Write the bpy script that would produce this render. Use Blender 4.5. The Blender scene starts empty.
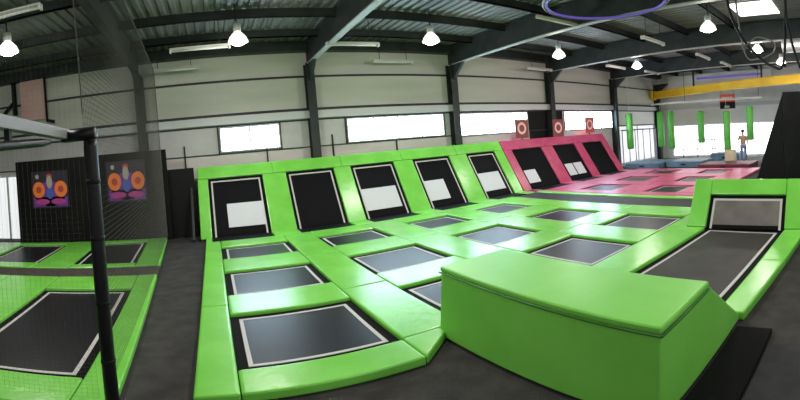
import bpy, bmesh, math, random
from mathutils import Vector, Matrix, Euler
random.seed(7)
scene = bpy.context.scene
COL = scene.collection
PI = math.pi
FLOOR = -0.12            # floor level; the tops of the foam pads are at z = 0

# ------------------------------------------------------------------ materials
def mat(name, color, rough=0.5, metal=0.0, spec=0.5, emit=None, estr=0.0, coat=0.0):
    m = bpy.data.materials.new(name); m.use_nodes = True
    b = m.node_tree.nodes['Principled BSDF']
    b.inputs['Base Color'].default_value = (*color, 1)
    b.inputs['Roughness'].default_value = rough
    b.inputs['Metallic'].default_value = metal
    b.inputs['Specular IOR Level'].default_value = spec
    b.inputs['Coat Weight'].default_value = coat
    b.inputs['Coat Roughness'].default_value = 0.15
    if emit:
        b.inputs['Emission Color'].default_value = (*emit, 1)
        b.inputs['Emission Strength'].default_value = estr
    return m

def vary(m, c1, c2, scale=6.0, detail=4.0, bump=0.0, bscale=30.0, stretch=(1, 1, 1), lo=0.35, hi=0.65):
    """mottles the base colour between c1 and c2 and adds a fine bump"""
    nt = m.node_tree; N = nt.nodes; L = nt.links; b = N['Principled BSDF']
    tc = N.new('ShaderNodeTexCoord'); mp = N.new('ShaderNodeMapping'); mp.inputs['Scale'].default_value = stretch
    L.new(tc.outputs['Object'], mp.inputs['Vector'])
    n = N.new('ShaderNodeTexNoise'); n.inputs['Scale'].default_value = scale; n.inputs['Detail'].default_value = detail
    L.new(mp.outputs['Vector'], n.inputs['Vector'])
    r = N.new('ShaderNodeValToRGB')
    r.color_ramp.elements[0].position = lo; r.color_ramp.elements[0].color = (*c1, 1)
    r.color_ramp.elements[1].position = hi; r.color_ramp.elements[1].color = (*c2, 1)
    L.new(n.outputs['Fac'], r.inputs['Fac']); L.new(r.outputs['Color'], b.inputs['Base Color'])
    if bump:
        n2 = N.new('ShaderNodeTexNoise'); n2.inputs['Scale'].default_value = bscale; n2.inputs['Detail'].default_value = 3
        L.new(tc.outputs['Object'], n2.inputs['Vector'])
        bp = N.new('ShaderNodeBump'); bp.inputs['Strength'].default_value = bump; bp.inputs['Distance'].default_value = 0.03
        L.new(n2.outputs['Fac'], bp.inputs['Height']); L.new(bp.outputs['Normal'], b.inputs['Normal'])
    return m

def weave(m, scale, strength=0.3):
    nt = m.node_tree; N = nt.nodes; L = nt.links; b = N['Principled BSDF']
    tc = N.new('ShaderNodeTexCoord'); c = N.new('ShaderNodeTexChecker'); c.inputs['Scale'].default_value = scale
    L.new(tc.outputs['Object'], c.inputs['Vector'])
    bp = N.new('ShaderNodeBump'); bp.inputs['Strength'].default_value = strength; bp.inputs['Distance'].default_value = 0.004
    L.new(c.outputs['Fac'], bp.inputs['Height']); L.new(bp.outputs['Normal'], b.inputs['Normal'])
    return m

GREEN = vary(mat('green_vinyl', (.15, .66, .05), .27, spec=.55), (.165, .56, .062), (.205, .63, .085), 1.6, 3, .18, 5)
GREEN_BLOCK = vary(mat('green_block_vinyl', (.15, .66, .06), .42, spec=.4), (.165, .54, .065), (.20, .60, .085), 1.2, 3, .15, 3.5)
GREEN_DARK = mat('green_seam', (.03, .16, .015), .5)
PINK = vary(mat('pink_vinyl', (.45, .05, .13), .36), (.44, .045, .125), (.54, .085, .18), 2, 3, .15, 5)
BED = weave(mat('trampoline_bed', (.008, .0085, .011), .36, spec=.22), 160, .03)
BED_W = weave(mat('wall_trampoline_bed', (.005, .005, .006), .6, spec=.08), 160, .25)
BED_BROWN = weave(vary(mat('runway_bed', (.03, .027, .024), .5, spec=.2), (.020, .017, .015), (.032, .028, .025), 2.2, 3), 160, .25)
BED_GREY = weave(vary(mat('incline_bed', (.12, .105, .095), .5, spec=.3), (.13, .115, .105), (.18, .16, .148), 2.2, 3), 160, .25)
BLACKFAB = mat('spring_cover_fabric', (.005, .005, .005), .8, spec=.1)
WHITE = mat('white_webbing', (.52, .50, .49), .6)
DAYPATCH = mat('white_panel_vinyl', (.62, .64, .69), .5)  # daylight seen through the wall beds, painted as white patches
BLACK = mat('black_paint', (.007, .007, .008), .55, spec=.2)
BLACKWALL = vary(mat('black_board', (.006, .006, .006), .6, spec=.15), (.005, .005, .005), (.008, .008, .007), 1.5, 3)
BLACKGLOSS = vary(mat('black_vinyl', (.006, .006, .007), .42, spec=.25), (.005, .005, .006), (.010, .009, .011), 2, 3, .1, 6)
RUBBER = vary(mat('rubber_floor', (.05, .05, .05), .75, spec=.15), (.030, .028, .027), (.058, .055, .051), 3.5, 8, .4, 60, lo=.3, hi=.7)
RUBBER2 = vary(mat('rubber_mat', (.03, .03, .032), .75, spec=.3), (.022, .022, .024), (.036, .036, .038), 5, 6, .3, 50)
WALK = vary(mat('walkway_carpet', (.06, .05, .045), .8, spec=.2), (.045, .038, .035), (.075, .06, .055), 6, 5)
WALKDARK = vary(mat('dark_walkway', (.04, .038, .04), .6, spec=.3), (.014, .0135, .014), (.026, .024, .025), 4, 5)
CLAD = vary(mat('wall_cladding', (.60, .60, .54), .5, spec=.4), (.52, .53, .465), (.60, .60, .535), .7, 4, stretch=(.35, 1, 3))
CLAD2 = vary(mat('wall_cladding_lower', (.55, .53, .50), .6), (.50, .47, .44), (.62, .59, .56), .8, 4, stretch=(.4, 1, 2))
CLADGREY = vary(mat('wall_cladding_grey', (.36, .38, .40), .6), (.44, .44, .44), (.52, .52, .51), 1, 4)
CLADW = vary(mat('wall_white', (.80, .79, .77), .6), (.80, .79, .77), (.88, .87, .86), .8, 4)
DECK = vary(mat('roof_deck_steel', (.20, .21, .19), .5, metal=.0), (.10, .104, .096), (.150, .155, .142), 1.2, 4, stretch=(3, .3, 1))
STEEL = vary(mat('dark_steel', (.03, .034, .032), .5, spec=.3), (.020, .025, .024), (.036, .040, .038), 2, 3)
FLANGE_LIT = mat('pale_flange_paint', (.33, .34, .31), .5)  # paler than the webs to paint in light on the lower flanges
TRAY = mat('grey_galvanised', (.58, .59, .60), .5)
PALE = mat('pale_enamel', (.62, .63, .58), .45)
DUCT = vary(mat('galvanised_duct', (.50, .50, .48), .35, metal=.5), (.42, .42, .40), (.55, .55, .53), 2, 3)
YELLOW = vary(mat('yellow_crane_paint', (.85, .48, .02), .45), (.88, .50, .015), (1.0, .66, .02), .9, 3)
GLASS = mat('window_daylight', (.9, .93, .95), .2, emit=(.60, .80, 1.0), estr=24.0)
SKYL = mat('skylight_daylight', (.9, .93, .95), .3, emit=(.97, 1.0, .97), estr=2.2)
DOORGLASS = mat('door_daylight', (.9, .93, .95), .3, emit=(.95, .97, 1.0), estr=.75)
RGLOW = mat('right_window_daylight', (.9, .93, .95), .3, emit=(.95, .98, 1.0), estr=4.0)
CGLOW = mat('corner_window_daylight', (.8, .83, .9), .3, emit=(.93, .93, 1.0), estr=.7)
BULB = mat('lamp_glow', (1, 1, .95), .3, emit=(1.0, .97, .88), estr=14)
PURPLE = mat('purple_light_tube', (.22, .12, .8), .4, emit=(.25, .13, .95), estr=.2)
PURPLE_STRIP = mat('purple_light_strip', (.2, .15, .6), .4, emit=(.25, .2, .75), estr=.25)
GREYTUBE = mat('grey_tube', (.17, .165, .18), .5)
ORANGE = mat('orange_print', (.85, .20, .03), .6)
DKORANGE = mat('dark_red_print', (.45, .05, .04), .6)
VIOLET = mat('violet_print', (.16, .03, .28), .6)
BLUEP = mat('blue_print', (.06, .10, .45), .6)
MAGENTA = mat('magenta_print', (.42, .04, .25), .6)
POSTERBG = mat('poster_black', (.02, .012, .03), .6)
GREYP = mat('grey_print', (.40, .36, .30), .6)
RED = mat('red_banner', (.22, .05, .045), .6)
REDS = mat('red_sign_face', (.80, .12, .06), .5)
PALEPINK = mat('pale_pink_print', (.80, .55, .50), .6)
BANNERP = vary(mat('pink_banner_sheet', (.72, .45, .42), .7), (.70, .50, .44), (.72, .40, .40), 1.2, 3)
BLUEMAT = vary(mat('blue_crash_mat', (.10, .17, .24), .5), (.07, .13, .19), (.13, .21, .28), 1.5, 3)
MAROON = mat('maroon_vinyl', (.13, .012, .03), .5)
BAG = vary(mat('green_bag_vinyl', (.13, .5, .08), .5), (.11, .46, .07), (.15, .56, .09), 2, 3)
SKIN = mat('skin', (.52, .30, .20), .6)
SHIRT = mat('tan_shirt', (.32, .22, .15), .8)
JEANS = mat('blue_trousers', (.12, .17, .32), .8)
HAIR = mat('dark_hair', (.02, .014, .01), .7)
NETM = mat('net_cord', (.10, .10, .09), .8, spec=.1)
RAILM = mat('rail_grey_paint', (.24, .24, .24), .5)
SHELL = mat('glowing_bell', (.8, .8, .76), .3, emit=(1, .98, .92), estr=1.6)

# ------------------------------------------------------------------ mesh helpers
def M(bm, geom_verts, matrix):
    bmesh.ops.transform(bm, matrix=matrix, verts=geom_verts)

def box(bm, x0, x1, y0, y1, z0, z1, bev=0.0, seg=2):
    t = bmesh.new()
    r = bmesh.ops.create_cube(t, size=1.0)
    bmesh.ops.transform(t, matrix=Matrix.Translation(((x0+x1)/2, (y0+y1)/2, (z0+z1)/2)) @ Matrix.Diagonal((abs(x1-x0), abs(y1-y0), abs(z1-z0), 1)), verts=t.verts)
    if bev:
        bmesh.ops.bevel(t, geom=t.edges[:], offset=bev, segments=seg, profile=.6, affect='EDGES')
    merge(bm, t)

def merge(bm, t, matrix=None):
    if matrix: bmesh.ops.transform(t, matrix=matrix, verts=t.verts)
    me = bpy.data.meshes.new('tmp'); t.to_mesh(me); t.free(); bm.from_mesh(me); bpy.data.meshes.remove(me)

def bar(bm, p, q, w, h, bev=0.0, up=(0, 0, 1)):
    """box beam from p to q with width w (sideways) and height h"""
    p, q = Vector(p), Vector(q); d = q-p; L = d.length; y = d.normalized(); u = Vector(up)
    x = y.cross(u).normalized(); z = x.cross(y)
    m = Matrix(((x.x, y.x, z.x, p.x), (x.y, y.y, z.y, p.y), (x.z, y.z, z.z, p.z), (0, 0, 0, 1)))
    t = bmesh.new(); box(t, -w/2, w/2, 0, L, -h/2, h/2, bev); merge(bm, t, m)

def tube(bm, pts, r, seg=10, closed=False):
    pts = [Vector(p) for p in pts]; n = len(pts); rings = []
    prev = None
    for i, p in enumerate(pts):
        a = pts[(i-1) % n] if (closed or i > 0) else p
        b = pts[(i+1) % n] if (closed or i < n-1) else p
        d = (b-a).normalized()
        if prev is None:
            ref = Vector((0, 0, 1)) if abs(d.z) < .9 else Vector((1, 0, 0))
            x = d.cross(ref).normalized()
        else:
            x = (prev - d*prev.dot(d)).normalized()
        prev = x; y = d.cross(x)
        rr = r[i] if isinstance(r, (list, tuple)) else r
        rings.append([bm.verts.new(p + x*math.cos(2*PI*k/seg)*rr + y*math.sin(2*PI*k/seg)*rr) for k in range(seg)])
    for i in range(n if closed else n-1):
        A, B = rings[i], rings[(i+1) % n]
        for k in range(seg): bm.faces.new((A[k], A[(k+1) % seg], B[(k+1) % seg], B[k]))
    if not closed:
        bm.faces.new(rings[0][::-1]); bm.faces.new(rings[-1])

def lathe(bm, prof, seg=20, center=(0, 0, 0)):
    c = Vector(center); rings = []
    for r, z in prof:
        rings.append([bm.verts.new(c+Vector((math.cos(2*PI*k/seg)*max(r, 1e-4), math.sin(2*PI*k/seg)*max(r, 1e-4), z))) for k in range(seg)])
    for A, B in zip(rings, rings[1:]):
        for k in range(seg): bm.faces.new((A[k], A[(k+1) % seg], B[(k+1) % seg], B[k]))
    bm.faces.new(rings[0][::-1]); bm.faces.new(rings[-1])

def prism(bm, prof, axis, a, b):
    """extrude a 2-D outline: axis 'y' -> prof is (x,z); 'x' -> (y,z); 'z' -> (x,y)"""
    def P(u, v, t): return {'y': (u, t, v), 'x': (t, u, v), 'z': (u, v, t)}[axis]
    A = [bm.verts.new(P(u, v, a)) for u, v in prof]; B = [bm.verts.new(P(u, v, b)) for u, v in prof]
    n = len(prof)
    for i in range(n): bm.faces.new((A[i], A[(i+1) % n], B[(i+1) % n], B[i]))
    bm.faces.new(A[::-1]); bm.faces.new(B)

def ring(bm, x0, x1, y0, y1, w, z0, z1):
    box(bm, x0, x1, y0, y0+w, z0, z1); box(bm, x0, x1, y1-w, y1, z0, z1)
    box(bm, x0, x0+w, y0+w, y1-w, z0, z1); box(bm, x1-w, x1, y0+w, y1-w, z0, z1)

def obj(name, bm, material, parent=None, smooth=False):
    bmesh.ops.recalc_face_normals(bm, faces=bm.faces)
    me = bpy.data.meshes.new(name); bm.to_mesh(me); bm.free()
    me.materials.append(material)
    o = bpy.data.objects.new(name, me); COL.objects.link(o)
    if parent: o.parent = parent
    if smooth:
        for p in me.polygons: p.use_smooth = True
    return o

def tag(o, label, cat, group=None, kind=None):
    o['label'] = label; o['category'] = cat
    if group: o['group'] = group
    if kind: o['kind'] = kind
    return o

def thing(name, label, cat, loc=(0, 0, 0), rot=(0, 0, 0), group=None):
    o = bpy.data.objects.new(name, None); COL.objects.link(o)
    o.location = loc; o.rotation_euler = rot; o.empty_display_size = .2
    return tag(o, label, cat, group)

def part(name, fn, material, parent, smooth=False, label=None):
    bm = bmesh.new(); fn(bm); o = obj(name, bm, material, parent, smooth)
    if label: o['label'] = label
    return o

def single(name, fn, material, label, cat, loc=(0, 0, 0), rot=(0, 0, 0), group=None, smooth=False, kind=None):
    bm = bmesh.new(); fn(bm); o = obj(name, bm, material, None, smooth)
    o.location = loc; o.rotation_euler = rot
    return tag(o, label, cat, group, kind)

def struct(name, fn, material, parent=None, label=None):
    bm = bmesh.new(); fn(bm); o = obj(name, bm, material, parent)
    if not parent:
        o['kind'] = 'structure'
        if label: o['label'] = label
    return o

def copy_tree(o, parent=None):
    c = o.copy(); COL.objects.link(c)
    if parent: c.parent = parent
    for ch in [q for q in bpy.data.objects if q.parent == o]:
        copy_tree(ch, c)
    return c

ORD = ['first', 'second', 'third', 'fourth', 'fifth']

# ------------------------------------------------------------------ building shell
YB, XR = 14.04, 27.9
struct('floor', lambda b: box(b, -13, 29, -4.5, 14.4, FLOOR-.1, FLOOR), RUBBER)
def wall_fn(b):
    box(b, -13, XR, YB, YB+.15, 3.82, 6.6)
struct('wall_back', wall_fn, CLAD)
struct('wall_back_lower', lambda b: box(b, -13, XR, YB, YB+.15, FLOOR, 2.5), CLAD2)
struct('wall_back_band', lambda b: box(b, -13, XR, YB, YB+.15, 2.5, 3.82), CLADGREY)
struct('wall_right', lambda b: box(b, XR, XR+.15, -4.5, YB+.15, 2.1, 6.6), CLADW)
struct('wall_right_lower', lambda b: box(b, XR, XR+.15, -4.5, YB+.15, FLOOR, 2.1), CLADW)
for n_, (ya, yb_) in enumerate([(3.0, 6.3), (6.4, 9.6), (9.7, 12.9)]):
    struct('window_%d' % (6+n_), lambda b: box(b, XR-.03, XR, ya, yb_, .1, 2.25), RGLOW)  # glowing panes added to brighten the white far wall
struct('wall_left', lambda b: box(b, -13.15, -13, -4.5, YB+.15, FLOOR, 6.6), CLAD)
def deck(b):
    x = -13; zs = 6.30
    prof = []
    while x < 28:
        prof += [(x, zs), (x+.11, zs), (x+.14, zs+.05), (x+.25, zs+.05)]; x += .28
    top = [b.verts.new((u, -4.5, v)) for u, v in prof]; bot = [b.verts.new((u, YB+.2, v)) for u, v in prof]
    for i in range(len(prof)-1): b.faces.new((top[i], bot[i], bot[i+1], top[i+1]))
struct('ceiling', deck, DECK)
# rails of the wall: girts (dark), cable tray band (grey), eave beam (dark)
k = 1
def trim(fn, m, label=None):
    global k
    o = struct('trim_%d' % k, fn, m); k += 1
    return o
trim(lambda b: box(b, -13, XR, YB-.06, YB, 5.02, 5.09), STEEL)
trim(lambda b: box(b, -13, XR, YB-.10, YB, 3.80, 3.90), STEEL)
trim(lambda b: box(b, -13, XR, YB-.16, YB, 3.53, 3.80), TRAY)
trim(lambda b: box(b, -13, XR, YB-.35, YB, 5.95, 6.3), STEEL)
trim(lambda b: box(b, -13, XR, YB-.03, YB, 3.46, 3.50), STEEL)
trim(lambda b: box(b, -13, XR, YB-.03, YB, 2.50, 2.54), STEEL)
trim(lambda b: box(b, XR-.16, XR, -4.5, YB-.16, 3.53, 3.78), TRAY)
trim(lambda b: box(b, XR-.06, XR, -4.5, YB, 5.02, 5.09), STEEL)
for yy in (4.3, 6.3, 8.3, 10.4, 12.3):                          # purlins under the deck
    trim(lambda b: (box(b, -13, XR, yy-.035, yy+.035, 6.04, 6.30), box(b, -13, XR, yy-.035, yy+.05, 6.04, 6.07)), STEEL)
for xx in (.3, 2.47, 4.9, 9.15, 9.8, 13.95):
    trim(lambda b: box(b, xx-.03, xx+.03, YB-.04, YB, 2.54, 3.46), STEEL)
for xx in (-.9, 1.95, 4.35, 6.9):                              # thin posts below the windows
    trim(lambda b: box(b, xx-.025, xx+.025, YB-.05, YB, 2.0, 2.9), STEEL)

# windows
def window(n, x0, x1, z0, z1, panes):
    f = thing('window_%d' % n, '', 'window'); del f['label']; del f['category']; f['kind'] = 'structure'
    part('window_frame', lambda b: ( box(b, x0-.05, x1+.05, YB-.08, YB, z0-.05, z0), box(b, x0-.05, x1+.05, YB-.08, YB, z1, z1+.05),
         box(b, x0-.05, x0, YB-.08, YB, z0, z1), box(b, x1, x1+.05, YB-.08, YB, z0, z1)), CLADGREY, f)
    w = (x1-x0)/panes
    for i in range(panes):
        part('pane', lambda b: box(b, x0+i*w+(.03 if i else 0), x0+(i+1)*w, YB-.04, YB-.005, z0, z1), GLASS, f)
        if i: part('mullion', lambda b: box(b, x0+i*w-.03, x0+i*w+.03, YB-.075, YB-.004, z0, z1), CLADGREY, f)
window(1, .40, 2.40, 2.62, 3.38, 2)
window(2, 4.98, 9.05, 2.60, 3.40, 4)
window(3, 9.95, 13.85, 2.52, 3.38, 3)
window(4, 16.7, 21.2, 2.45, 3.40, 4)
struct('window_9', lambda b: box(b, 22.0, 24.3, YB-.03, YB-.002, .1, 2.45), CGLOW)  # glowing panels added so the pale corner wall reads bright
struct('window_10', lambda b: box(b, 24.5, 26.7, YB-.03, YB-.002, .1, 2.45), CGLOW)
struct('wall_back_corner', lambda b: box(b, 21.6, 27.0, YB-.02, YB-.001, 2.56, 3.44), CLADW)
d = thing('door_1', '', 'door'); del d['label']; del d['category']; d['kind'] = 'structure'
part('door_frame', lambda b: (box(b, -8.6, -8.5, 13.94, 14.03, FLOOR, 2.3), box(b, -6.9, -6.8, 13.94, 14.03, FLOOR, 2.3), box(b, -8.6, -6.8, 13.94, 14.03, 2.3, 2.4)), PALE, d)
part('door_glass', lambda b: box(b, -8.5, -6.9, 13.98, 14.02, FLOOR, 2.3), DOORGLASS, d)
part('door_mullion', lambda b: box(b, -7.74, -7.66, 13.95, 13.98, FLOOR, 2.3), PALE, d)
struct('window_5', lambda b: box(b, 12.75, 14.35, 2.35, 3.75, 6.24, 6.285), SKYL)

# portal frames: columns and rafters, each its own thing
for i, x in enumerate((-2.28, 3.65, 9.58, 15.5, 21.4, 27.3)):
    lab = ['left column beside the black poster wall', 'column left of the long strip window', 'column between the two widest window strips',
           'column behind the red ring banners', 'column just past the right end of the pink frame', 'column in the far right back corner'][i]
    c = thing('steel_column', 'dark steel wall ' + lab, 'column', (x, YB-.19, FLOOR), group='steel columns along the back wall')
    def web(b):
        box(b, -.012, .012, -.15, .15, 0, 5.6)
    part('web', web, STEEL, c)
    part('flange', lambda b: box(b, -.15, .15, -.19, -.16, 0, 5.6), STEEL, c)
    part('flange', lambda b: box(b, -.15, .15, .15, .18, 0, 5.6), STEEL, c)
    part('haunch', lambda b: prism(b, [(-.19, 4.95), (-.19, 5.62), (-1.0, 5.62)], 'x', -.06, .06), STEEL, c)
    if i == 5: continue
    lab2 = ['above the black poster wall, nearest the left', 'rising to the top edge left of centre', 'rising past the purple hoop',
            'over the pink court, crossing left of the skylight', 'farthest right, behind the skylight'][i]
    rf = thing('roof_rafter', 'dark steel roof rafter ' + lab2, 'rafter', (x, 0, 0), group='roof rafters')
    rx = .75 if i == 0 else 0
    part('web', lambda b: bar(b, (0, 14.0, 5.87), (rx, -4.4, 5.87), .03, .80), STEEL, rf)
    part('lower_flange', lambda b: bar(b, (0, 13.9, 5.46), (rx, -4.4, 5.46), .2, .035), STEEL if i == 0 else FLANGE_LIT, rf, label='pale lower flange of the rafter' if i else None)
    part('upper_flange', lambda b: bar(b, (0, 14.0, 6.27), (rx, -4.4, 6.27), .2, .03), STEEL, rf)

# ------------------------------------------------------------------ ceiling lamps and fittings
def make_lamp(loc, label):
    t = thing('pendant_lamp', label, 'ceiling lamp', loc, group='bell lamps under the roof')
    part('stem', lambda b: tube(b, [(0, 0, .42), (0, 0, 1.0)], .018, 8), STEEL, t)
    part('ballast_box', lambda b: lathe(b, [(.05, .22), (.10, .24), (.10, .42), (.05, .44)], 16), PALE, t, True)
    rf_ = part('reflector', lambda b: lathe(b, [(.25, -.06), (.255, -.05), (.21, .07), (.12, .18), (.06, .23), (.05, .23), (.11, .165), (.195, .055), (.24, -.06)], 24), SHELL, t, True)
    part('bulb', lambda b: lathe(b, [(.02, -.14), (.12, -.125), (.19, -.08), (.22, -.02), (.18, .04), (.06, .10)], 20), BULB, rf_, True, label='glowing white bulb')
    return t
lamps = [((-4.31, 8.27), 'lit white bell lamp at the far left of the ceiling'),
         ((.91, 9.96), 'lit white bell lamp over the leftmost wall trampolines'),
         ((6.24, 9.89), 'lit white bell lamp over the middle of the green court'),
         ((11.87, 10.01), 'lit white bell lamp above the near end of the pink frame'),
         ((17.06, 9.61), 'small lit bell lamp above the left end of the yellow beam'),
         ((11.82, 4.13), 'large lit bell lamp left of the skylight'),
         ((16.39, 3.67), 'lit bell lamp inside the hanging cable loop'),
         ((20.19, 3.33), 'lit bell lamp just above the yellow beam near the right edge'),
         ((2.7, 5.3), 'bell lamp above the front row of the green court, over the picture'), ((8.2, .6), 'bell lamp above the runway, over the picture'),  # last four lamps are unseen, added to brighten near pads, block and left court
         ((3.2, -1.6), 'bell lamp above the viewer, out of the picture'),
         ((-3.4, 4.4), 'bell lamp above the left court, out of the picture')]
lamp0 = None
for (x, y), lab in lamps:
    if lamp0 is None: lamp0 = make_lamp((x, y, 5.3), lab)
    else:
        c = copy_tree(lamp0); c.location = (x, y, 5.3); c['label'] = lab
    l = bpy.data.lights.new('lamp_light', 'SPOT'); l.energy = 300; l.color = (1, .97, .90); l.shadow_soft_size = .2; l.spot_size = math.radians(165); l.spot_blend = .4
    lo = bpy.data.objects.new('lamp_light', l); COL.objects.link(lo); lo.location = (x, y, 5.05)
    l = bpy.data.lights.new('lamp_glow_light', 'POINT'); l.energy = 95; l.color = (1, .96, .88); l.shadow_soft_size = .2
    lo = bpy.data.objects.new('lamp_glow_light', l); COL.objects.link(lo); lo.location = (x, y, 5.0)

def make_fixture(loc, label):
    t = thing('tube_light_fixture', label, 'tube light', loc, group='unlit tube fittings under the roof')
    part('housing', lambda b: prism(b, [(-.09, .05), (.09, .05), (.06, .11), (-.06, .11)], 'x', -.8, .8), PALE, t)
    tb_ = part('tube', lambda b: tube(b, [(-.76, 0, .02), (.76, 0, .02)], .03, 10), PALE, t, True)
    part('hanger', lambda b: tube(b, [(-.55, 0, .1), (-.55, 0, .88)], .012, 6), STEEL, t)
    part('hanger', lambda b: tube(b, [(.55, 0, .1), (.55, 0, .88)], .012, 6), STEEL, t)
    part('end_cap', lambda b: box(b, -.83, -.78, -.06, .06, -.02, .1), PALE, tb_)
    part('end_cap', lambda b: box(b, .78, .83, -.06, .06, -.02, .1), PALE, tb_)
    return t
fx = [((-.05, 10.95), 'long pale tube fitting left of the second lamp from the left'), ((-.95, 13.2), 'pale tube fitting against the wall right of the left column'),
      ((4.35, 11.15), 'pale tube fitting just right of the second rafter'), ((6.75, 13.4), 'pale tube fitting against the wall left of the third column'),
      ((14.3, 13.3), 'pale tube fitting against the wall near the fourth column'), ((13.1, 6.65), 'grey tube fitting in the dark roof left of the big right lamp'),
      ((17.3, 10.95), 'pale tube fitting left of the small lamp over the yellow beam'), ((20.7, 10.7), 'pale tube fitting right of the small lamp over the yellow beam'),
      ((17.6, 6.45), 'grey tube fitting below the big right lamp, the left of two'), ((20.6, 6.3), 'grey tube fitting above the purple striped fascia, the right of two'),
      ((-3.55, 6.65), 'pale tube fitting cut by the upper left picture edge')]
f0 = None
for (x, y), lab in fx:
    if f0 is None: f0 = make_fixture((x, y, 5.4), lab)
    else:
        c = copy_tree(f0); c.location = (x, y, 5.4); c['label'] = lab

# hoop with purple light
t = thing('hanging_hoop', 'large round hoop edged in purple light hanging at the top', 'hoop', (5.75, 3.75, 4.5))
pts = [(math.cos(2*PI*i/48), math.sin(2*PI*i/48), 0) for i in range(48)]
part('hoop_rim', lambda b: tube(b, [Vector(p)*1.03 for p in pts], .03, 8, True), GREYTUBE, t, True)
part('light_tube', lambda b: tube(b, [Vector(p)*.985+Vector((0, 0, -.012)) for p in pts], .022, 8, True), PURPLE, t, True, label='purple glowing tube inside the hoop')
for a in (20, 140, 260):
    part('suspension_cable', lambda b: tube(b, [(1.03*math.cos(math.radians(a)), 1.03*math.sin(math.radians(a)), 0), (.2*math.cos(math.radians(a)), .2*math.sin(math.radians(a)), 1.78)], .008, 6), STEEL, t)
single('wind_brace', lambda b: bar(b, (8.2, 7.6, 5.62), (9.56, 7.3, 5.5), .1, .09), mat('yellowed_brace', (.42, .43, .30), .5), 'short yellowish steel brace meeting the rafter under the purple hoop', 'brace')
# cables
def smoothpts(P, n=6):
    P = [Vector(p) for p in P]; out = []
    for i in range(len(P)-1):
        p0 = P[max(i-1, 0)]; p1 = P[i]; p2 = P[i+1]; p3 = P[min(i+2, len(P)-1)]
        for j in range(n):
            s = j/n
            out.append(.5*((2*p1)+(p2-p0)*s+(2*p0-5*p1+4*p2-p3)*s*s+(3*p1-p0-3*p2+p3)*s**3))
    out.append(P[-1]); return out
single('hanging_cable', lambda b: tube(b, smoothpts([(9.95, 3.0, 6.27), (10.06, 2.97, 5.56), (10.29, 2.86, 4.9), (10.53, 2.5, 4.22), (10.71, 2.01, 3.78), (10.8, 1.7, 3.95), (10.9, 1.62, 6.27)]), .035, 8),
       BLACK, 'thick black cable sagging in front of the skylight', 'cable', smooth=True)
single('hanging_cable', lambda b: tube(b, smoothpts([(10.42, 1.55, 6.27), (10.5, 1.56, 5.12), (10.64, 1.5, 4.59), (10.76, 1.38, 4.05), (10.84, 1.2, 3.6), (10.95, .8, 3.5), (11, .5, 6.27)]), .035, 8),
       BLACK, 'thick black cable at the right picture edge below the roof', 'cable', smooth=True)
single('cable_loop', lambda b: tube(b, smoothpts([(10.36, 2.85, 6.27), (10.43, 2.73, 4.45), (10.5, 2.34, 4.56), (10.61, 1.94, 4.42), (10.66, 1.92, 4.2), (10.65, 2.05, 4.08), (10.61, 2.36, 3.98), (10.5, 2.7, 4.2), (10.36, 2.9, 6.27)]), .02, 8),
       GREYTUBE, 'thin grey cable loop hanging around a lit lamp', 'cable', smooth=True)
# duct
t = thing('ventilation_duct', 'silver round ventilation duct under the roof at the right edge', 'duct', (17.0, 0, 5.62))
part('duct_body', lambda b: tube(b, [(0, 2.7, 0), (0, -3.5, 0)], .42, 24), DUCT, t, True)
for yy in (2.6, 1.4, .2):
    part('joint_ring', lambda b: tube(b, [(0, yy+.03, 0), (0, yy-.03, 0)], .44, 24), TRAY, t, True)
part('hanger', lambda b: bar(b, (0, 1.4, .42), (0, 1.4, .68), .03, .03, up=(1, 0, 0)), STEEL, t)
# fascia with purple strip
t = thing('light_fascia', 'long white wall fascia with a purple light strip above the yellow beam', 'fascia', (27.45, 0, 0))
part('fascia_box', lambda b: box(b, -.1, .44, 5.2, 12.9, 5.33, 5.98, .03), CLADW, t)
part('light_strip', lambda b: box(b, -.13, -.09, 5.9, 10.6, 5.56, 5.72), PURPLE_STRIP, t, label='purple light strip')
# crane beam
t = thing('crane_beam', 'yellow overhead crane beam crossing the far right end', 'crane beam', (0, 0, 0))
A, Bp = Vector((27.1, 15.0, 4.62)), Vector((22.0, 1.3, 4.66))
A = A + (Bp-A)*.09
part('web', lambda b: bar(b, A, Bp, .12, .42), YELLOW, t)
part('upper_flange', lambda b: bar(b, A+Vector((0, 0, .23)), Bp+Vector((0, 0, .23)), .34, .05), YELLOW, t)
part('lower_flange', lambda b: bar(b, A-Vector((0, 0, .23)), Bp-Vector((0, 0, .23)), .34, .05), YELLOW, t)
part('end_bracket', lambda b: box(b, A.x-.2, A.x+.2, A.y-.12, YB-.13 if A.y < 13.8 else A.y+.1, 4.3, 4.95), YELLOW, t)
for s in (.3, .7):
    q = A+(Bp-A)*s
    part('hanger', lambda b: box(b, q.x-.05, q.x+.05, q.y-.05, q.y+.05, q.z+.25, 6.28), STEEL, t)
# red and black sign under the beam
q = (24.75, 7.72)
t = thing('hanging_sign', 'small red and black sign hanging under the yellow crane beam', 'sign', (q[0]+.75, q[1]+.1, 3.27), (0, 0, math.radians(-90+12)))
part('red_panel', lambda b: box(b, -.5, .5, -.03, .03, .45, .95), REDS, t)
part('black_panel', lambda b: box(b, -.5, .5, -.03, .03, 0, .45), BLACK, t)
part('light_strip', lambda b: box(b, -.38, .34, -.036, -.03, .6, .78), PALEPINK, t)
part('white_patch', lambda b: box(b, -.2, .12, -.036, -.03, .05, .2), WHITE, t)
for s in (-.4, .4): part('hanger', lambda b: tube(b, [(s, 0, .95), (s, 0, 1.22)], .012, 6), STEEL, t)

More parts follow.
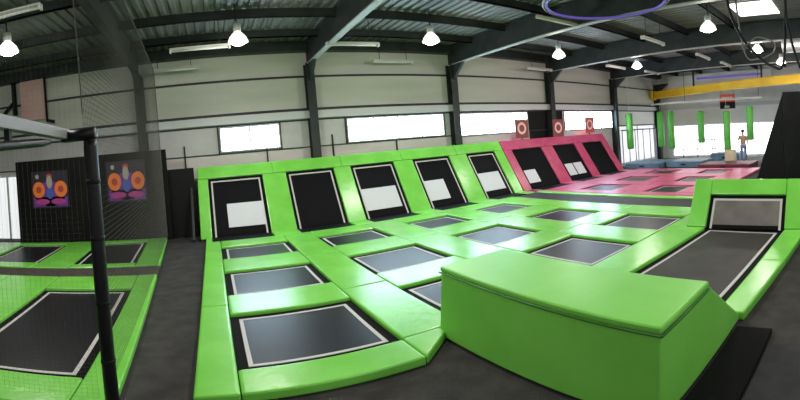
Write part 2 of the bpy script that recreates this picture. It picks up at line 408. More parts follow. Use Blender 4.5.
# ------------------------------------------------------------------ trampolines
def make_tramp(name, label, cat, X0, X1, Y0, Y1, group, loc, rot=(0, 0, 0), bed=BED, zb=-.055, frame=True, sides=.13, border=True, foot=True):
    """local frame: opening from (X0,Y0) to (X1,Y1), pad tops at local z=0"""
    t = thing(name, label, cat, loc, rot, group)
    e = .03
    part('bed', lambda b: box(b, X0+sides, X1-sides, Y0+sides, Y1-sides, zb-.012, zb), bed, t)
    part('spring_cover', lambda b: ring(b, X0+e-.03, X1-e+.03, Y0+e-.03, Y1-e+.03, sides+.004, zb-.016, zb-.004), BLACKFAB, t, label='black cover over the springs')
    a0, a1, b0, b1, w_ = X0+sides-.01, X1-sides+.01, Y0+(sides if foot else 0)-.01, Y1-sides+.01, .05
    def open_border(b):
        box(b, a0, a0+w_, b0, b1, zb-.004, zb+.004); box(b, a1-w_, a1, b0, b1, zb-.004, zb+.004); box(b, a0+w_, a1-w_, b1-w_, b1, zb-.004, zb+.004)
    if border:
        part('white_border', (lambda b: ring(b, a0, a1, b0, b1, w_, zb-.004, zb+.004)) if foot else open_border, WHITE, t, label='white webbing line around the bed')
    if frame:
        part('frame', lambda b: ring(b, X0, X1, Y0, Y1, .04, FLOOR+.002, zb-.017), STEEL, t)
    return t

CX = [(.06, 1.84), (2.63, 4.32), (5.28, 6.82), (7.80, 9.25)]
RY = [(9.30, 10.70), (6.65, 8.22), (4.03, 5.75)]
ROWN = ['back row', 'middle row', 'front row']
for j, (y0, y1) in enumerate(RY):
    for i, (x0, x1) in enumerate(CX):
        lab = 'black floor trampoline in green pads, %s from the left in the %s' % (ORD[i], ROWN[j])
        if (i, j) == (0, 2): lab = 'largest black floor trampoline with full white outline, front left of the green court'
        if (i, j) == (1, 2): lab = 'black floor trampoline half hidden by the left side of the green block'
        make_tramp('floor_trampoline', lab, 'trampoline', 0, x1-x0, 0, y1-y0, 'floor trampolines of the green court', (x0, y0, 0))

# pads of the green court ----------------------------------------------------
def pad(x0, x1, y0, y1, label, m=GREEN, z1=0.0, group='green floor pads', bev=.035, loc=None, rotz=0, z0=FLOOR, name='floor_pad', cat='pad'):
    g = .004
    cx, cy = (x0+x1)/2, (y0+y1)/2
    def fn(b): box(b, x0-cx+g, x1-cx-g, y0-cy+g, y1-cy-g, z0, z1, bev, 3)
    o = single(name, fn, m, label, cat, group=group, smooth=False)
    for p in o.data.polygons: p.use_smooth = p.area < .02 * 1.0 and False
    if loc is None: o.location = (cx, cy, 0)
    else:
        v = Matrix.Rotation(rotz, 3, 'Z') @ Vector((cx, cy, 0)); o.location = Vector(loc)+v; o.rotation_euler = (0, 0, rotz)
    return o
GX = [(-.30, .06), (1.84, 2.63), (4.32, 5.28), (6.82, 7.80), (9.25, 10.32)]
GN = ['along the left edge of the green court', 'between the first and second trampolines', 'between the second and third trampolines',
      'between the third and fourth trampolines', 'right of the fourth trampoline']
SEG = [(8.75, 11.52), (6.17, 8.75), (4.05, 6.17)]
SN = ['back row', 'middle row', 'front row']
for gi, (x0, x1) in enumerate(GX):
    for si, (y0, y1) in enumerate(SEG):
        if gi == 0 and si == 2: y0 = 3.5
        if gi == 0: x0 = -.36
        pad(x0, x1, y0, y1, 'long green pad %s, %s' % (GN[gi], SN[si]))
GAPY = [(10.70, 11.52), (8.22, 9.30), (5.75, 6.65)]
GYN = ['behind the %s trampoline of the back row', 'between back and middle row, %s from the left',
       'between middle and front row, %s from the left']
for gi, (y0, y1) in enumerate(GAPY):
    for i, (x0, x1) in enumerate(CX):
        pad(x0, x1, y0, y1, 'green vinyl pad ' + GYN[gi] % ORD[i])
pad(.06, 1.84, 3.5, 4.03, 'green vinyl pad along the front edge of the largest front trampoline')
def pad_poly(pts, label, m=GREEN, group='green floor pads'):
    cx, cy = sum(p[0] for p in pts)/len(pts), sum(p[1] for p in pts)/len(pts)
    def fn(b):
        tb = bmesh.new(); prism(tb, [((x-cx)*.997, (y-cy)*.997) for x, y in pts], 'z', FLOOR, 0)
        bmesh.ops.recalc_face_normals(tb, faces=tb.faces)
        bmesh.ops.bevel(tb, geom=tb.edges[:], offset=.03, segments=3, profile=.6, affect='EDGES'); merge(b, tb)
    o = single('floor_pad', fn, m, label, 'pad', (cx, cy, 0), group=group); return o
pad_poly([(1.84, 3.5), (2.335, 3.92), (2.335, 4.045), (1.84, 4.045)], 'small green corner pad touching the back left corner of the green block')
pad_poly([(4.335, 3.335), (8.25, 3.175), (8.25, 4.045), (4.335, 4.045)], 'long green vinyl pad between the front row and the runway trampoline')
pad(8.25, 10.32, 3.62, 4.05, 'green vinyl pad at the outer corner behind the runway end')
pad_poly([(4.335, 1.25), (6.3, 1.09), (6.3, 1.495), (4.335, 1.575)], 'green vinyl pad on the near edge of the runway, beside the green block')
pad_poly([(6.3, 1.09), (8.25, .95), (8.25, 1.415), (6.3, 1.495)], 'green vinyl pad on the near edge of the runway, at its right end')
pad(11.62, 11.95, 4.3, 11.51, 'narrow green pad on the far side of the dark strip before the pink court')
single('walkway_strip', lambda b: box(b, 10.34, 11.60, 3.7, 11.51, FLOOR, -.035), WALKDARK, 'dark walkway strip between the green and pink courts', 'walkway')

# runway and its inclined end -------------------------------------------------
make_tramp('runway_trampoline', 'long greyish runway trampoline right of the green block', 'trampoline', 0, 8.25-4.36, 0, 1.75, None, (4.36, 1.58, 0), (0, 0, math.atan2(-.16, 3.89)), bed=BED_BROWN)
ang = math.atan2(1.0, .66); Lr = math.hypot(1.0, .66)
# inclined bed: local x = across (along -y world), local y = up the slope
t = make_tramp('incline_trampoline', 'grey tilted trampoline at the right end of the runway', 'trampoline', 0, 1.75, 0, .80, None, (8.25, 3.17, 0), (ang, 0, -PI/2), bed=BED_GREY, frame=False, sides=.09, foot=False)
def slope_pad(name, label, a0, a1, s0, s1, m, group, origin, rot, thick=.12, cat='pad', bev=.03):
    """pad lying on a sloping plane; a across, s up the slope"""
    o = single(name, lambda b: box(b, a0+.003, a1-.003, s0+.003, s1-.003, -thick, 0.0, min(bev, thick*.4), 3), m, label, cat, origin, rot, group)
    return o
inc = ((8.25, 3.17, 0), (ang, 0, -PI/2))
slope_pad('incline_pad', 'green sloping pad on the left side of the tilted trampoline', -.43, 0, 0, Lr, GREEN, 'pads of the runway end', *inc)
slope_pad('incline_pad', 'green sloping pad on the right side of the tilted trampoline', 1.75, 2.22, 0, Lr, GREEN, 'pads of the runway end', *inc)
slope_pad('incline_pad', 'wide green pad across the top of the tilted trampoline', 0, 1.75, .80, Lr, GREEN, 'pads of the runway end', *inc)
single('foam_wedge', lambda b: prism(b, [(8.44, FLOOR), (9.75, FLOOR), (9.15, .90), (9.02, .90)], 'y', .97, 3.58), BLACK, 'black foam wedge carrying the tilted trampoline', 'foam wedge')

# green block -------------------------------------------------------------------
t = thing('foam_block', 'big green wedge shaped foam block in the foreground', 'foam block', (2.36, 1.30, FLOOR))
H = .80-FLOOR
def block_fn(b):
    tb = bmesh.new()
    prism(tb, [(-.06, .03), (1.95, .03), (1.95, .12), (1.02, H-.03), (.05, H-.03)], 'y', 0, 2.72)
    bmesh.ops.recalc_face_normals(tb, faces=tb.faces)
    bmesh.ops.bevel(tb, geom=tb.edges[:], offset=.03, segments=3, profile=.6, affect='EDGES'); merge(b, tb)
part('block_body', block_fn, GREEN_BLOCK, t)
part('top_cover', lambda b: box(b, .035, 1.03, -.012, 2.732, H-.07, H, .03, 3), GREEN_BLOCK, t)
part('seam_piping', lambda b: (tube(b, [(.03, -.012, H-.075), (.03, 2.735, H-.075)], .012, 8), tube(b, [(.03, -.014, H-.075), (1.0, -.014, H-.075)], .012, 8)), GREEN_DARK, t, True, label='dark green stitched seam under the top edge')
part('base_sheet', lambda b: box(b, -.02, 1.95, .02, 2.70, 0, .035), BLACK, t, label='black underside')  # black layer stands for the shade in the gap under the block

# wall trampolines ----------------------------------------------------------------
WY, WANG, WL, WT = 12.2, math.atan2(1.0, .65), 1.75*math.hypot(1, .65), 2.13*math.hypot(1, .65)
WX = [(-.17, 1.62), (2.42, 4.08), (4.70, 6.36), (7.15, 8.78), (9.62, 11.1)]
WP = [(.36, 1.5), None, (4.82, 6.12), (7.26, 8.12), (9.73, 10.82)]
WLAB = ['leftmost wall trampoline in the green frame, white panel at its right', 'wall trampoline second from the left, all black without a white panel',
        'middle wall trampoline of the green frame, white panel across its foot', 'wall trampoline second from the right in the green frame, white panel at its left',
        'rightmost wall trampoline in the green frame, beside the pink frame']
def lean_mat(x): return ((x, WY, 0), (WANG, 0, 0))
for i, (x0, x1) in enumerate(WX):
    w = x1-x0
    t = make_tramp('wall_trampoline', WLAB[i], 'wall trampoline', 0, w, 0, WL, 'wall trampolines in the green frame', *lean_mat(x0), bed=BED_W, frame=False, sides=.10, foot=False)
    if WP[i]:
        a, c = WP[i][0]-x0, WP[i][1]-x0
        part('white_panel', lambda b: box(b, a, c, .30, 1.12, -.05, -.043), DAYPATCH, t, label='white rectangle on the lower part of the bed')
    # flat apron at the foot of the wall bed (local frame is tilted, so undo the tilt)
    ap = part('apron', lambda b: box(b, x0+.01, x1-.01, 11.53, WY+.03, -.08, -.02), BED_W, t, label='flat black apron at the foot')
    ap.matrix_parent_inverse = (Matrix.Translation((x0, WY, 0)) @ Matrix.Rotation(WANG, 4, 'X')).inverted()
WG = [(-.52, -.17), (1.62, 2.42), (4.08, 4.70), (6.36, 7.15), (8.78, 9.62), (11.1, 11.60)]
WGN = ['at the left end of the green wall frame', 'between the first and second wall trampolines', 'between the second and third wall trampolines',
       'between the third and fourth wall trampolines', 'between the fourth and fifth wall trampolines', 'at the right end by the pink frame']
for i, (x0, x1) in enumerate(WG):
    o = (x0, WY, 0)
    slope_pad('wall_pad', 'upright green wall pad ' + WGN[i], 0, x1-x0, -.05, WL, GREEN, 'pads of the green wall frame', o, (WANG, 0, 0))
    pad(max(x0, -.36), x1, 11.52, 12.18, 'low green pad, frame foot, ' + WGN[i], group='green floor pads')
tops = [(-.52, 2.0), (2.0, 4.4), (4.4, 6.75), (6.75, 9.2), (9.2, 11.60)]
for i, (x0, x1) in enumerate(tops):
    slope_pad('top_pad', 'green top rail pad above the %s wall trampoline from the left' % ORD[i], 0, x1-x0, WL, WT, GREEN, 'top pads of the green wall frame', (x0, WY, 0), (WANG, 0, 0), thick=.05)
t = thing('frame_support', 'black board and brace closing the left end behind the green frame', 'support', (0, 0, 0))
part('board', lambda b: box(b, -1.50, -.61, 13.22, 13.30, FLOOR, 2.15), BLACK, t)
part('brace', lambda b: bar(b, (-.72, 12.25, FLOOR+.05), (-.72, 13.15, 1.5), .07, .07), STEEL, t)

# pink frame ----------------------------------------------------------------------
PXW = [(12.1, 14.0), (14.8, 16.5), (17.15, 18.95)]
PLAB = ['leftmost wall trampoline in the pink frame, dim with a pale foot', 'middle wall trampoline in the pink frame, two white squares at its foot', 'rightmost wall trampoline in the pink frame, all black']
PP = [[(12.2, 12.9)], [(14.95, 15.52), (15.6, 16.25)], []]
for i, (x0, x1) in enumerate(PXW):
    t = make_tramp('wall_trampoline', PLAB[i], 'wall trampoline', 0, x1-x0, 0, 2.05, 'wall trampolines in the pink frame', *lean_mat(x0), bed=BED_W, frame=False, sides=.09, border=False)
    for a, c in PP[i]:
        part('white_panel', lambda b: box(b, a-x0, c-x0, .3, .95, -.05, -.043), DAYPATCH, t, label='white square on the lower part of the bed')
    ap = part('apron', lambda b: box(b, x0+.01, x1-.01, 11.53, WY+.03, -.08, -.02), BED_W, t, label='flat black apron at the foot')
    ap.matrix_parent_inverse = (Matrix.Translation((x0, WY, 0)) @ Matrix.Rotation(WANG, 4, 'X')).inverted()
PG = [(11.62, 12.1), (14.0, 14.8), (16.5, 17.15), (18.95, 19.5)]
PGN = ['at the left end, touching the green frame', 'between the first and second openings', 'between the second and third openings', 'at the right end']
for i, (x0, x1) in enumerate(PG):
    slope_pad('wall_pad', 'upright pink pad of the pink wall frame, ' + PGN[i], 0, x1-x0, -.05, 2.05, PINK, 'pads of the pink wall frame', (x0, WY, 0), (WANG, 0, 0))
    pad(max(x0, 12.0), x1, 11.52, 12.18, 'low pink pad, frame foot, ' + PGN[i], m=PINK, group='pink floor pads')
for i, (x0, x1) in enumerate([(11.62, 14.3), (14.3, 16.8), (16.8, 19.5)]):
    slope_pad('top_pad', 'pink top rail pad above the %s opening of the pink frame' % ORD[i], 0, x1-x0, 2.05, WT, PINK, 'top pads of the pink wall frame', (x0, WY, 0), (WANG, 0, 0), thick=.05)
# pink court
QX = [(12.62, 14.22), (15.2, 16.8), (17.8, 19.4)]
QY = [(8.55, 10.1), (5.8, 7.2)]
for j, (y0, y1) in enumerate(QY):
    for i, (x0, x1) in enumerate(QX):
        make_tramp('floor_trampoline', 'black floor trampoline in pink pads, %s from the left in the %s pink row' % (ORD[i], ['far', 'near'][j]), 'trampoline',
                   0, x1-x0, 0, y1-y0, 'floor trampolines of the pink court', (x0, y0, 0))
QG = [(12.0, 12.62), (14.22, 15.2), (16.8, 17.8), (19.4, 20.0)]
for i, (x0, x1) in enumerate(QG):
    for j, (y0, y1) in enumerate([(7.85, 11.52), (4.5, 7.85)]):
        pad(x0, x1, y0, y1, 'long pink pad, %s lane from the left beside the %s row' % (ORD[i], ['far', 'near'][j]), m=PINK, group='pink floor pads')
for j, (y0, y1) in enumerate([(10.1, 11.52), (7.2, 8.55), (4.5, 5.8)]):
    for i, (x0, x1) in enumerate(QX):
        pad(x0, x1, y0, y1, 'pink pad %s the %s trampoline column of the pink court' % (['at the back end of', 'in the middle of', 'at the near end of'][j], ORD[i]), m=PINK, group='pink floor pads')

# red banners standing behind the pink frame
for i, (x, z, lab) in enumerate([(13.12, 2.64, 'red ring banner at the left, overlapping the window edge'), (15.7, 2.58, 'red ring banner in the middle, on the dark board'), (18.4, 2.66, 'bright red ring banner at the right, in front of the window')]):
    t = thing('ring_banner', lab + ' above the pink frame', 'banner', (x, 13.62, z), group='red ring banners')
    part('sheet', lambda b: box(b, -.42, .42, 0, .02, -.46, .42), RED if i < 2 else mat('bright_red_banner', (.50, .08, .07), .6), t)
    def rg(b):
        n = 20; r0, r1 = .17, .28
        o = [b.verts.new((r1*math.cos(2*PI*q/n), -.006, r1*math.sin(2*PI*q/n))) for q in range(n)]
        c = [b.verts.new((r0*math.cos(2*PI*q/n), -.006, r0*math.sin(2*PI*q/n))) for q in range(n)]
        for q in range(n): b.faces.new((o[q], o[(q+1) % n], c[(q+1) % n], c[q]))
        r = bmesh.ops.extrude_face_region(b, geom=b.faces[:]); bmesh.ops.translate(b, verts=[v for v in r['geom'] if isinstance(v, bmesh.types.BMVert)], vec=(0, .005, 0))
    part('ring_emblem', rg, PALEPINK, t, label='pale ring emblem')
    part('pole', lambda b: tube(b, [(0, .04, 2.07-z), (0, .04, .45)], .025, 8), STEEL, t)
single('dark_board', lambda b: box(b, 14.0, 16.55, YB-.025, YB-.005, 2.0, 3.5), BLACKWALL, 'large black board on the wall between windows, behind the middle ring banner', 'board')

# left court -----------------------------------------------------------------------
LO, LR = (-1.30, 8.0, 0), math.radians(3.5)
LM = Matrix.Translation(LO) @ Matrix.Rotation(LR, 4, 'Z')
def lt(x0, x1, y0, y1, label):
    p = LM @ Vector((x0, y0, 0))
    make_tramp('floor_trampoline', label, 'trampoline', 0, x1-x0, 0, y1-y0, 'trampolines of the left court', p, (0, 0, LR))
lt(-2.10, -.40, -4.10, -.58, 'long black floor trampoline behind the net, nearest on the left')
lt(-2.18, -.58, 1.55, 4.45, 'back floor trampoline of the left court, behind the net post')
lt(-4.75, -3.12, 1.75, 4.45, 'back floor trampoline of the left court at the left picture edge, under the poster')
lt(-4.75, -3.25, -4.10, -.58, 'floor trampoline at the left picture edge with only its corner showing')
def lp(x0, x1, y0, y1, label, m=GREEN, z1=0.0, name='floor_pad', cat='pad', group='green pads of the left court'):
    pad(x0, x1, y0, y1, label, m=m, z1=z1, group=group, loc=LO, rotz=LR, name=name, cat=cat)
lp(-.40, 0, -4.75, .36, 'bright green pad on the right edge of the left court, near half')
lp(-.58, 0, 1.22, 4.80, 'green pad on the right edge of the left court, far half behind the net')
lp(-2.10, -.40, -4.75, -4.10, 'green pad on the near edge of the left court at the bottom left corner')
lp(-2.10, -.40, -.58, .36, 'green pad between the dark strip and the long trampoline behind the net')
lp(-3.25, -2.10, -4.75, .36, 'wide green pad left of the long trampoline behind the net')
lp(-4.75, -3.25, -.58, .36, 'green pad above the trampoline corner at the left picture edge')
lp(-4.75, -3.12, 1.22, 1.75, 'green pad in front of the back trampoline under the poster')
lp(-3.12, -2.18, 1.22, 4.80, 'wide green pad between the two back trampolines of the left court')
lp(-2.18, -.58, 1.22, 1.55, 'narrow green pad in front of the back trampoline behind the net post')
lp(-2.18, -.58, 4.45, 4.80, 'narrow green pad behind the back trampoline, at the foot of the second poster')
lp(-6.0, -3.12, 4.45, 4.80, 'narrow green pad at the foot of the black wall under the left poster')
lp(-6.0, -4.75, 1.22, 4.45, 'green pad at the far left picture edge beside the back trampoline')
single('walkway_strip', lambda b: box(b, -5.6, 0, .37, 1.21, FLOOR, -.03), WALK, 'brown walkway strip across the left court', 'walkway', LO, (0, 0, LR))
# black wall with posters
single('black_partition', lambda b: box(b, -6.80, -1.45, 13.0, 13.1, FLOOR, 2.82), BLACKWALL, 'black partition wall behind the left court carrying two posters', 'partition')
def poster(x0, x1, z0, z1, label):
    t = thing('poster', label, 'poster', ((x0+x1)/2, 12.985, (z0+z1)/2), group='posters on the black partition')
    w, h = x1-x0, z1-z0
    part('sheet', lambda b: box(b, -w/2, w/2, 0, .012, -h/2, h/2), POSTERBG, t)
    def disc(b, cx, cz, rx, rz, y0, n=20):
        A_ = [b.verts.new((cx+rx*math.cos(2*PI*q/n), y0, cz+rz*math.sin(2*PI*q/n))) for q in range(n)]
        B_ = [b.verts.new((cx+rx*math.cos(2*PI*q/n), y0+.004, cz+rz*math.sin(2*PI*q/n))) for q in range(n)]
        b.faces.new(A_); b.faces.new(B_[::-1])
        for q in range(n): b.faces.new((A_[q], B_[q], B_[(q+1) % n], A_[(q+1) % n]))
    s = w/1.35
    part('violet_field', lambda b: (disc(b, 0, -.12*h, .42*w, .34*h, -.004), box(b, -.46*w, .46*w, -.004, 0, -.46*h, -.2*h)), VIOLET, t)
    for sx in (-1, 1):
        od = part('orange_disc', lambda b: disc(b, sx*.30*w, 0, .17*w, .22*h, -.009), ORANGE, t)
        part('dark_ring', lambda b: disc(b, sx*.30*w, 0, .075*w, .09*h, -.013), DKORANGE, od)
        part('magenta_petal', lambda b: disc(b, sx*.22*w, -.33*h, .2*w, .08*h, -.008), MAGENTA, t)
    part('blue_disc', lambda b: disc(b, 0, -.10*h, .10*w, .16*h, -.010), BLUEP, t)
    part('grey_figure', lambda b: disc(b, 0, .20*h, .08*w, .17*h, -.011), GREYP, t)
    part('red_spot', lambda b: disc(b, 0, .36*h, .08*w, .07*h, -.008), DKORANGE, t)
    part('pale_mark', lambda b: disc(b, -.33*w, .36*h, .05*w, .06*h, -.008), GREYP, t)
poster(-6.20, -4.83, 1.14, 2.42, 'dark poster with two orange discs and violet print, left of the net post')
poster(-3.46, -2.16, 1.22, 2.56, 'dark poster with two orange discs seen through the net, right of the net post')
# pink banner hung between two poles high on the wall
t = thing('hanging_banner', 'faded pink banner between two black poles high on the left wall', 'banner', (-6.3, 13.8, 0))
part('sheet', lambda b: box(b, -.50, .48, 0, .02, 4.38, 5.92), BANNERP, t)
part('pole', lambda b: box(b, -.86, -.68, -.03, .03, 4.65, 6.0), BLACK, t)
part('pole', lambda b: box(b, .50, .57, -.03, .03, 4.25, 5.95), BLACK, t)
part('foot', lambda b: bar(b, (.53, 0, 4.3), (.82, 0, 4.22), .08, .12), BLACK, t)
part('foot', lambda b: bar(b, (-.8, 0, 5.15), (-1.25, 0, 4.75), .08, .12), BLACK, t)
part('top_bar', lambda b: box(b, -.9, .6, -.03, .03, 5.92, 6.0), BLACK, t)
# net post, rail, nets
t = thing('net_post', 'black padded net post standing at the corner of the left court', 'post', (-1.03, 3.40, FLOOR))
part('post_padding', lambda b: lathe(b, [(.055, .02), (.062, .05), (.062, 2.60), (.055, 2.66)], 16), BLACKGLOSS, t, True)
part('base_plate', lambda b: box(b, -.16, .16, -.12, .12, 0, .02), BLACK, t)
part('corner_sleeve', lambda b: tube(b, [(.05, 0, 2.72), (-.27, .06, 2.72)], .055, 12), BLACKGLOSS, t, True)
for zz in (.6, 1.2, 1.8, 2.3):
    part('strap', lambda b: lathe(b, [(.064, zz-.02), (.066, zz-.01), (.066, zz+.01), (.064, zz+.02)], 16), BLACK, t, True)
t = thing('net_rail', 'grey steel net rail running towards the viewer from the post', 'rail', (-1.28, 0, 2.62))
part('beam', lambda b: bar(b, (0, 3.48, 0), (.0, -.5, .02), .09, .09, .006), RAILM, t)
part('padded_tube', lambda b: tube(b, [(.0, 3.08, -.085), (.0, 2.9, -.10), (0, 2.2, -.155), (0, -.4, -.26)], [.02, .035, .035, .035], 10), BLACKGLOSS, t, True)
part('bracket', lambda b: box(b, -.02, .02, 2.35, 2.39, -.12, -.03), BLACK, t)
def net_fn(p, q, z0, z1, cell, r):
    def fn(b):
        P, Q = Vector((*p, 0)), Vector((*q, 0)); L = (Q-P).length; d = (Q-P)/L; nrm = Vector((-d.y, d.x, 0))
        def strip(a, c, u):
            vs = [a-u*r, a+u*r, c+u*r, c-u*r]
            f = [b.verts.new(v-nrm*r) for v in vs]; g = [b.verts.new(v+nrm*r) for v in vs]
            for i in range(4): b.faces.new((f[i], f[(i+1) % 4], g[(i+1) % 4], g[i]))
        n = int(L/cell)
        for i in range(n+1):
            o = P+d*min(i*cell, L); strip(o+Vector((0, 0, z0)), o+Vector((0, 0, z1)), d)
        m_ = int((z1-z0)/cell)
        for i in range(m_+1):
            z = Vector((0, 0, z0+i*cell)); strip(P+z, Q+z, Vector((0, 0, 1)))
    return fn
t = thing('safety_net', 'fine dark safety net hanging along the right side of the left court', 'net', (0, 0, 0), group='safety nets')
part('netting', net_fn((-1.12, 3.52), (-1.60, 12.9), .02, 5.4, .06, .0013), NETM, t)
part('top_rope', lambda b: tube(b, [(-1.12, 3.52, 5.4), (-1.60, 12.9, 5.4)], .012, 6), NETM, t)
part('end_rope', lambda b: tube(b, [(-1.60, 12.9, .02), (-1.60, 12.9, 5.4)], .012, 6), NETM, t)
part('end_rope', lambda b: tube(b, [(-1.12, 3.52, 2.8), (-1.12, 3.52, 5.4)], .006, 6), NETM, t)
t = thing('safety_net', 'fine dark safety net across the near end of the left court', 'net', (0, 0, 0), group='safety nets')
part('netting', net_fn((-1.16, 3.44), (-3.6, 3.30), .02, 5.4, .05, .0008), NETM, t)
part('top_rope', lambda b: tube(b, [(-1.16, 3.44, 5.4), (-3.6, 3.30, 5.4)], .012, 6), NETM, t)

# ------------------------------------------------------------------ far right end
for i, (x, y, z0, z1, lab) in enumerate([(22.1, 13.25, 1.0, 3.25, 'by the wall between the two far columns'), (24.0, 12.0, .98, 3.30, 'touching the far corner column, left of a pair'),
        (24.0, 11.25, .81, 3.30, 'right one of the close pair by the corner column'), (24.0, 9.17, 1.14, 3.16, 'alone left of the red and black sign'),
        (24.0, 7.47, .53, 3.07, 'directly under the red and black sign'), (24.0, 5.99, 1.23, 3.30, 'behind the standing person, farthest right')]):
    t = thing('punching_bag', 'green hanging bag ' + lab, 'hanging bag', (x, y, 0), group='green hanging bags')
    r = .22
    part('bag', lambda b: lathe(b, [(r-.06, z0), (r, z0+.06), (r, z1-.06), (r-.06, z1)], 16), BAG, t, True)
    part('strap', lambda b: tube(b, [(0, 0, z1), (0, 0, 3.74 if i else 6.28)], .012, 6), PALE, t)
t = thing('bag_rail', 'pale steel rail carrying the green hanging bags', 'rail', (24.0, 0, 3.8))
part('beam', lambda b: bar(b, (0, 5.2, 0), (0, 12.6, 0), .1, .1), PALE, t)
for yy in (5.4, 10.2, 12.4): part('hanger', lambda b: tube(b, [(0, yy, .05), (0, yy, 2.48)], .015, 6), STEEL, t)
t = thing('railing', 'low brown and white railing between the two far right columns', 'railing', (0, 0, 0))
part('top_rail', lambda b: tube(b, [(21.8, 13.7, 2.2), (26.6, 13.7, 2.2)], .04, 8), mat('brown_rail', (.14, .06, .05), .5), t)
for xx in (21.9, 22.7, 23.5, 24.6, 25.6, 26.5):
    part('baluster', lambda b: tube(b, [(xx, 13.7, FLOOR), (xx, 13.7, 2.2)], .035, 8), mat('pale_blue_post', (.40, .45, .62), .5), t)
t = thing('railing', 'dark low railing along the white right wall', 'railing', (0, 0, 0))
part('top_rail', lambda b: tube(b, [(26.6, 11.6, 1.25), (26.6, 8.4, 1.25)], .035, 8), STEEL, t)
part('lower_rail', lambda b: tube(b, [(26.6, 11.6, .6), (26.6, 8.4, .6)], .03, 8), STEEL, t)
for yy in (11.6, 10.5, 9.4, 8.4):
    part('upright', lambda b: tube(b, [(26.6, yy, FLOOR), (26.6, yy, 1.25)], .035, 8), STEEL, t)
def crash(x0, x1, y0, y1, z1, lab, m):
    t = thing('crash_mat', lab, 'crash mat', ((x0+x1)/2, (y0+y1)/2, FLOOR), group='crash mats at the far end')
    w, l = (x1-x0)/2, (y1-y0)/2
    part('mat_body', lambda b: box(b, -w, w, -l, l, 0, z1, .05, 3), m, t)
    part('carry_strap', lambda b: box(b, -w-.012, -w, -.15, .15, z1*.4, z1*.6), BLACK, t)
crash(20.6, 23.2, 10.6, 12.8, .35, 'dark blue crash mat in front of the far corner column', BLUEMAT)
crash(21.4, 23.6, 8.3, 10.5, .35, 'dark blue crash mat left of the person', BLUEMAT)
crash(24.4, 26.2, 6.9, 8.8, .55, 'raised blue crash mat behind the person', BLUEMAT)
crash(20.4, 22.4, 5.2, 8.1, .26, 'dark maroon mat under the standing person', MAROON)
single('blue_wedge', lambda b: prism(b, [(5.3, FLOOR), (3.2, FLOOR), (3.2, 1.7), (3.6, 1.6)], 'x', 24.2, 25.6), BLUEMAT, 'large blue sloping foam wedge beside the tall black wall', 'foam wedge')
single('cream_box', lambda b: box(b, 22.9, 23.4, 6.75, 7.35, FLOOR, .72, .05, 3), mat('cream_foam', (.65, .50, .33), .6), 'cream coloured foam box to the left of the person', 'foam box')

# tall black wall at the right edge
t = thing('black_wall_panel', 'tall black padded wall panel with slanted side brace at the right edge', 'wall panel', (9.85, 0, FLOOR))
part('panel', lambda b: box(b, 0, .16, -1.4, 1.63, 0, 3.12, .02), BLACKGLOSS, t)
part('side_brace', lambda b: prism(b, [(1.64, 0), (2.68, 0), (1.64, 3.05)], 'x', .04, .12), BLACK, t)
# dark mats on the floor in the foreground
single('rubber_mat', lambda b: box(b, 1.4, 3.82, -.6, .86, FLOOR, FLOOR+.02), RUBBER2, 'dark rubber mat on the floor at the lower right corner', 'rubber mat')
single('black_step', lambda b: box(b, 2.45, 4.1, .87, 1.27, FLOOR, FLOOR+.06, .015), BLACKFAB, 'pitch black low step along the end of the green block', 'step')

# ------------------------------------------------------------------ person (far away)
def skin_obj(name, joints, edges, material, parent=None, sub=2):
    me = bpy.data.meshes.new(name); me.from_pydata([j[0] for j in joints], edges, [])
    o = bpy.data.objects.new(name, me); COL.objects.link(o)
    md = o.modifiers.new('skin', 'SKIN'); md.use_smooth_shade = True
    for i, j in enumerate(joints):
        r = j[1]; me.skin_vertices[0].data[i].radius = r if isinstance(r, tuple) else (r, r)
    me.skin_vertices[0].data[0].use_root = True
    s = o.modifiers.new('sub', 'SUBSURF'); s.levels = sub; s.render_levels = sub
    me.materials.append(material)
    if parent: o.parent = parent
    return o
pt = thing('person', 'person in tan shirt and blue trousers standing on the far mats, hand raised to head', 'person', (21.2, 5.72, .145), (0, 0, math.radians(105)))
J = [((0, 0, .95), (.14, .10)), ((0, 0, 1.15), (.13, .09)), ((0, 0, 1.36), (.15, .10)), ((0, 0, 1.47), .06), ((0, .01, 1.55), .06), ((0, .015, 1.63), (.085, .10)), ((0, .01, 1.72), .07),
     ((.17, 0, 1.40), .055), ((.27, .05, 1.20), .045), ((.20, .14, 1.42), .035), ((.10, .13, 1.56), .03),
     ((-.17, 0, 1.40), .055), ((-.24, -.02, 1.13), .045), ((-.25, .06, .90), .033), ((-.25, .08, .80), .035),
     ((.09, 0, .88), .085), ((.10, .02, .50), .06), ((.10, -.01, .09), .04), ((.10, .13, .04), .035),
     ((-.09, 0, .88), .085), ((-.12, .03, .50), .06), ((-.14, -.01, .09), .04), ((-.14, .13, .04), .035)]
E_ = [(0, 1), (1, 2), (2, 3), (3, 4), (4, 5), (5, 6), (2, 7), (7, 8), (8, 9), (9, 10), (2, 11), (11, 12), (12, 13), (13, 14), (0, 15), (15, 16), (16, 17), (17, 18), (0, 19), (19, 20), (20, 21), (21, 22)]
skin_obj('body', J, E_, SKIN, pt)
def grow(ids, es, g): return [((J[i][0]), tuple(r+g for r in J[i][1]) if isinstance(J[i][1], tuple) else J[i][1]+g) for i in ids], es
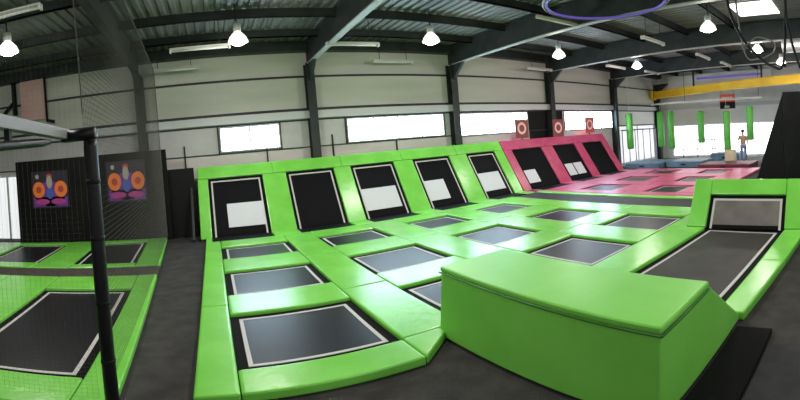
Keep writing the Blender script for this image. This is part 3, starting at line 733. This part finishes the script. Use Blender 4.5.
j_, e_ = grow([0, 1, 2, 7, 8, 11, 12], [(0, 1), (1, 2), (2, 3), (3, 4), (2, 5), (5, 6)], .016)
skin_obj('shirt', j_, e_, SHIRT, pt)
j_, e_ = grow([0, 15, 16, 17, 19, 20, 21], [(0, 1), (1, 2), (2, 3), (0, 4), (4, 5), (5, 6)], .014)
skin_obj('trousers', j_, e_, JEANS, pt)
part('hair', lambda b: lathe(b, [(.03, 1.81), (.08, 1.79), (.108, 1.73), (.112, 1.68), (.09, 1.66)][::-1], 14), HAIR, pt, True)

# ------------------------------------------------------------------ light from the open front of the hall
w = bpy.data.worlds.new('world'); scene.world = w; w.use_nodes = True
bg = w.node_tree.nodes['Background']; bg.inputs['Color'].default_value = (.93, .97, 1.0, 1); bg.inputs['Strength'].default_value = .6

# ------------------------------------------------------------------ camera (panorama, as the photograph)
yaw, pitch, roll, F, CXp, CYp, h = .463, -.021, -.085, 406.626, 400., 154.935, .869*2.6
cy, sy, cp, sp, cr, sr = math.cos(yaw), math.sin(yaw), math.cos(pitch), math.sin(pitch), math.cos(roll), math.sin(roll)
f = Vector((sy*cp, cy*cp, sp)); r0 = Vector((cy, -sy, 0)); u0 = r0.cross(f)
R_ = cr*r0+sr*u0; U_ = -sr*r0+cr*u0
cam = bpy.data.cameras.new('camera'); co = bpy.data.objects.new('camera', cam); COL.objects.link(co)
co.matrix_world = Matrix(((R_.x, U_.x, -f.x, 0), (R_.y, U_.y, -f.y, 0), (R_.z, U_.z, -f.z, h), (0, 0, 0, 1)))
cam.type = 'PANO'
def setp(**kw):
    for k_, v in kw.items():
        if hasattr(cam, k_): setattr(cam, k_, v)
        elif hasattr(cam, 'cycles'): setattr(cam.cycles, k_, v)
setp(panorama_type='EQUIRECTANGULAR')
setp(longitude_min=-CXp/F, longitude_max=(800-CXp)/F, latitude_min=-(400-CYp)/F, latitude_max=CYp/F)
cam.clip_start = .05; cam.clip_end = 200
scene.camera = co

vs = scene.view_settings
vs.view_transform = 'Standard'; vs.look = 'None'; vs.gamma = 1; vs.use_curve_mapping = False; vs.exposure = -0.12
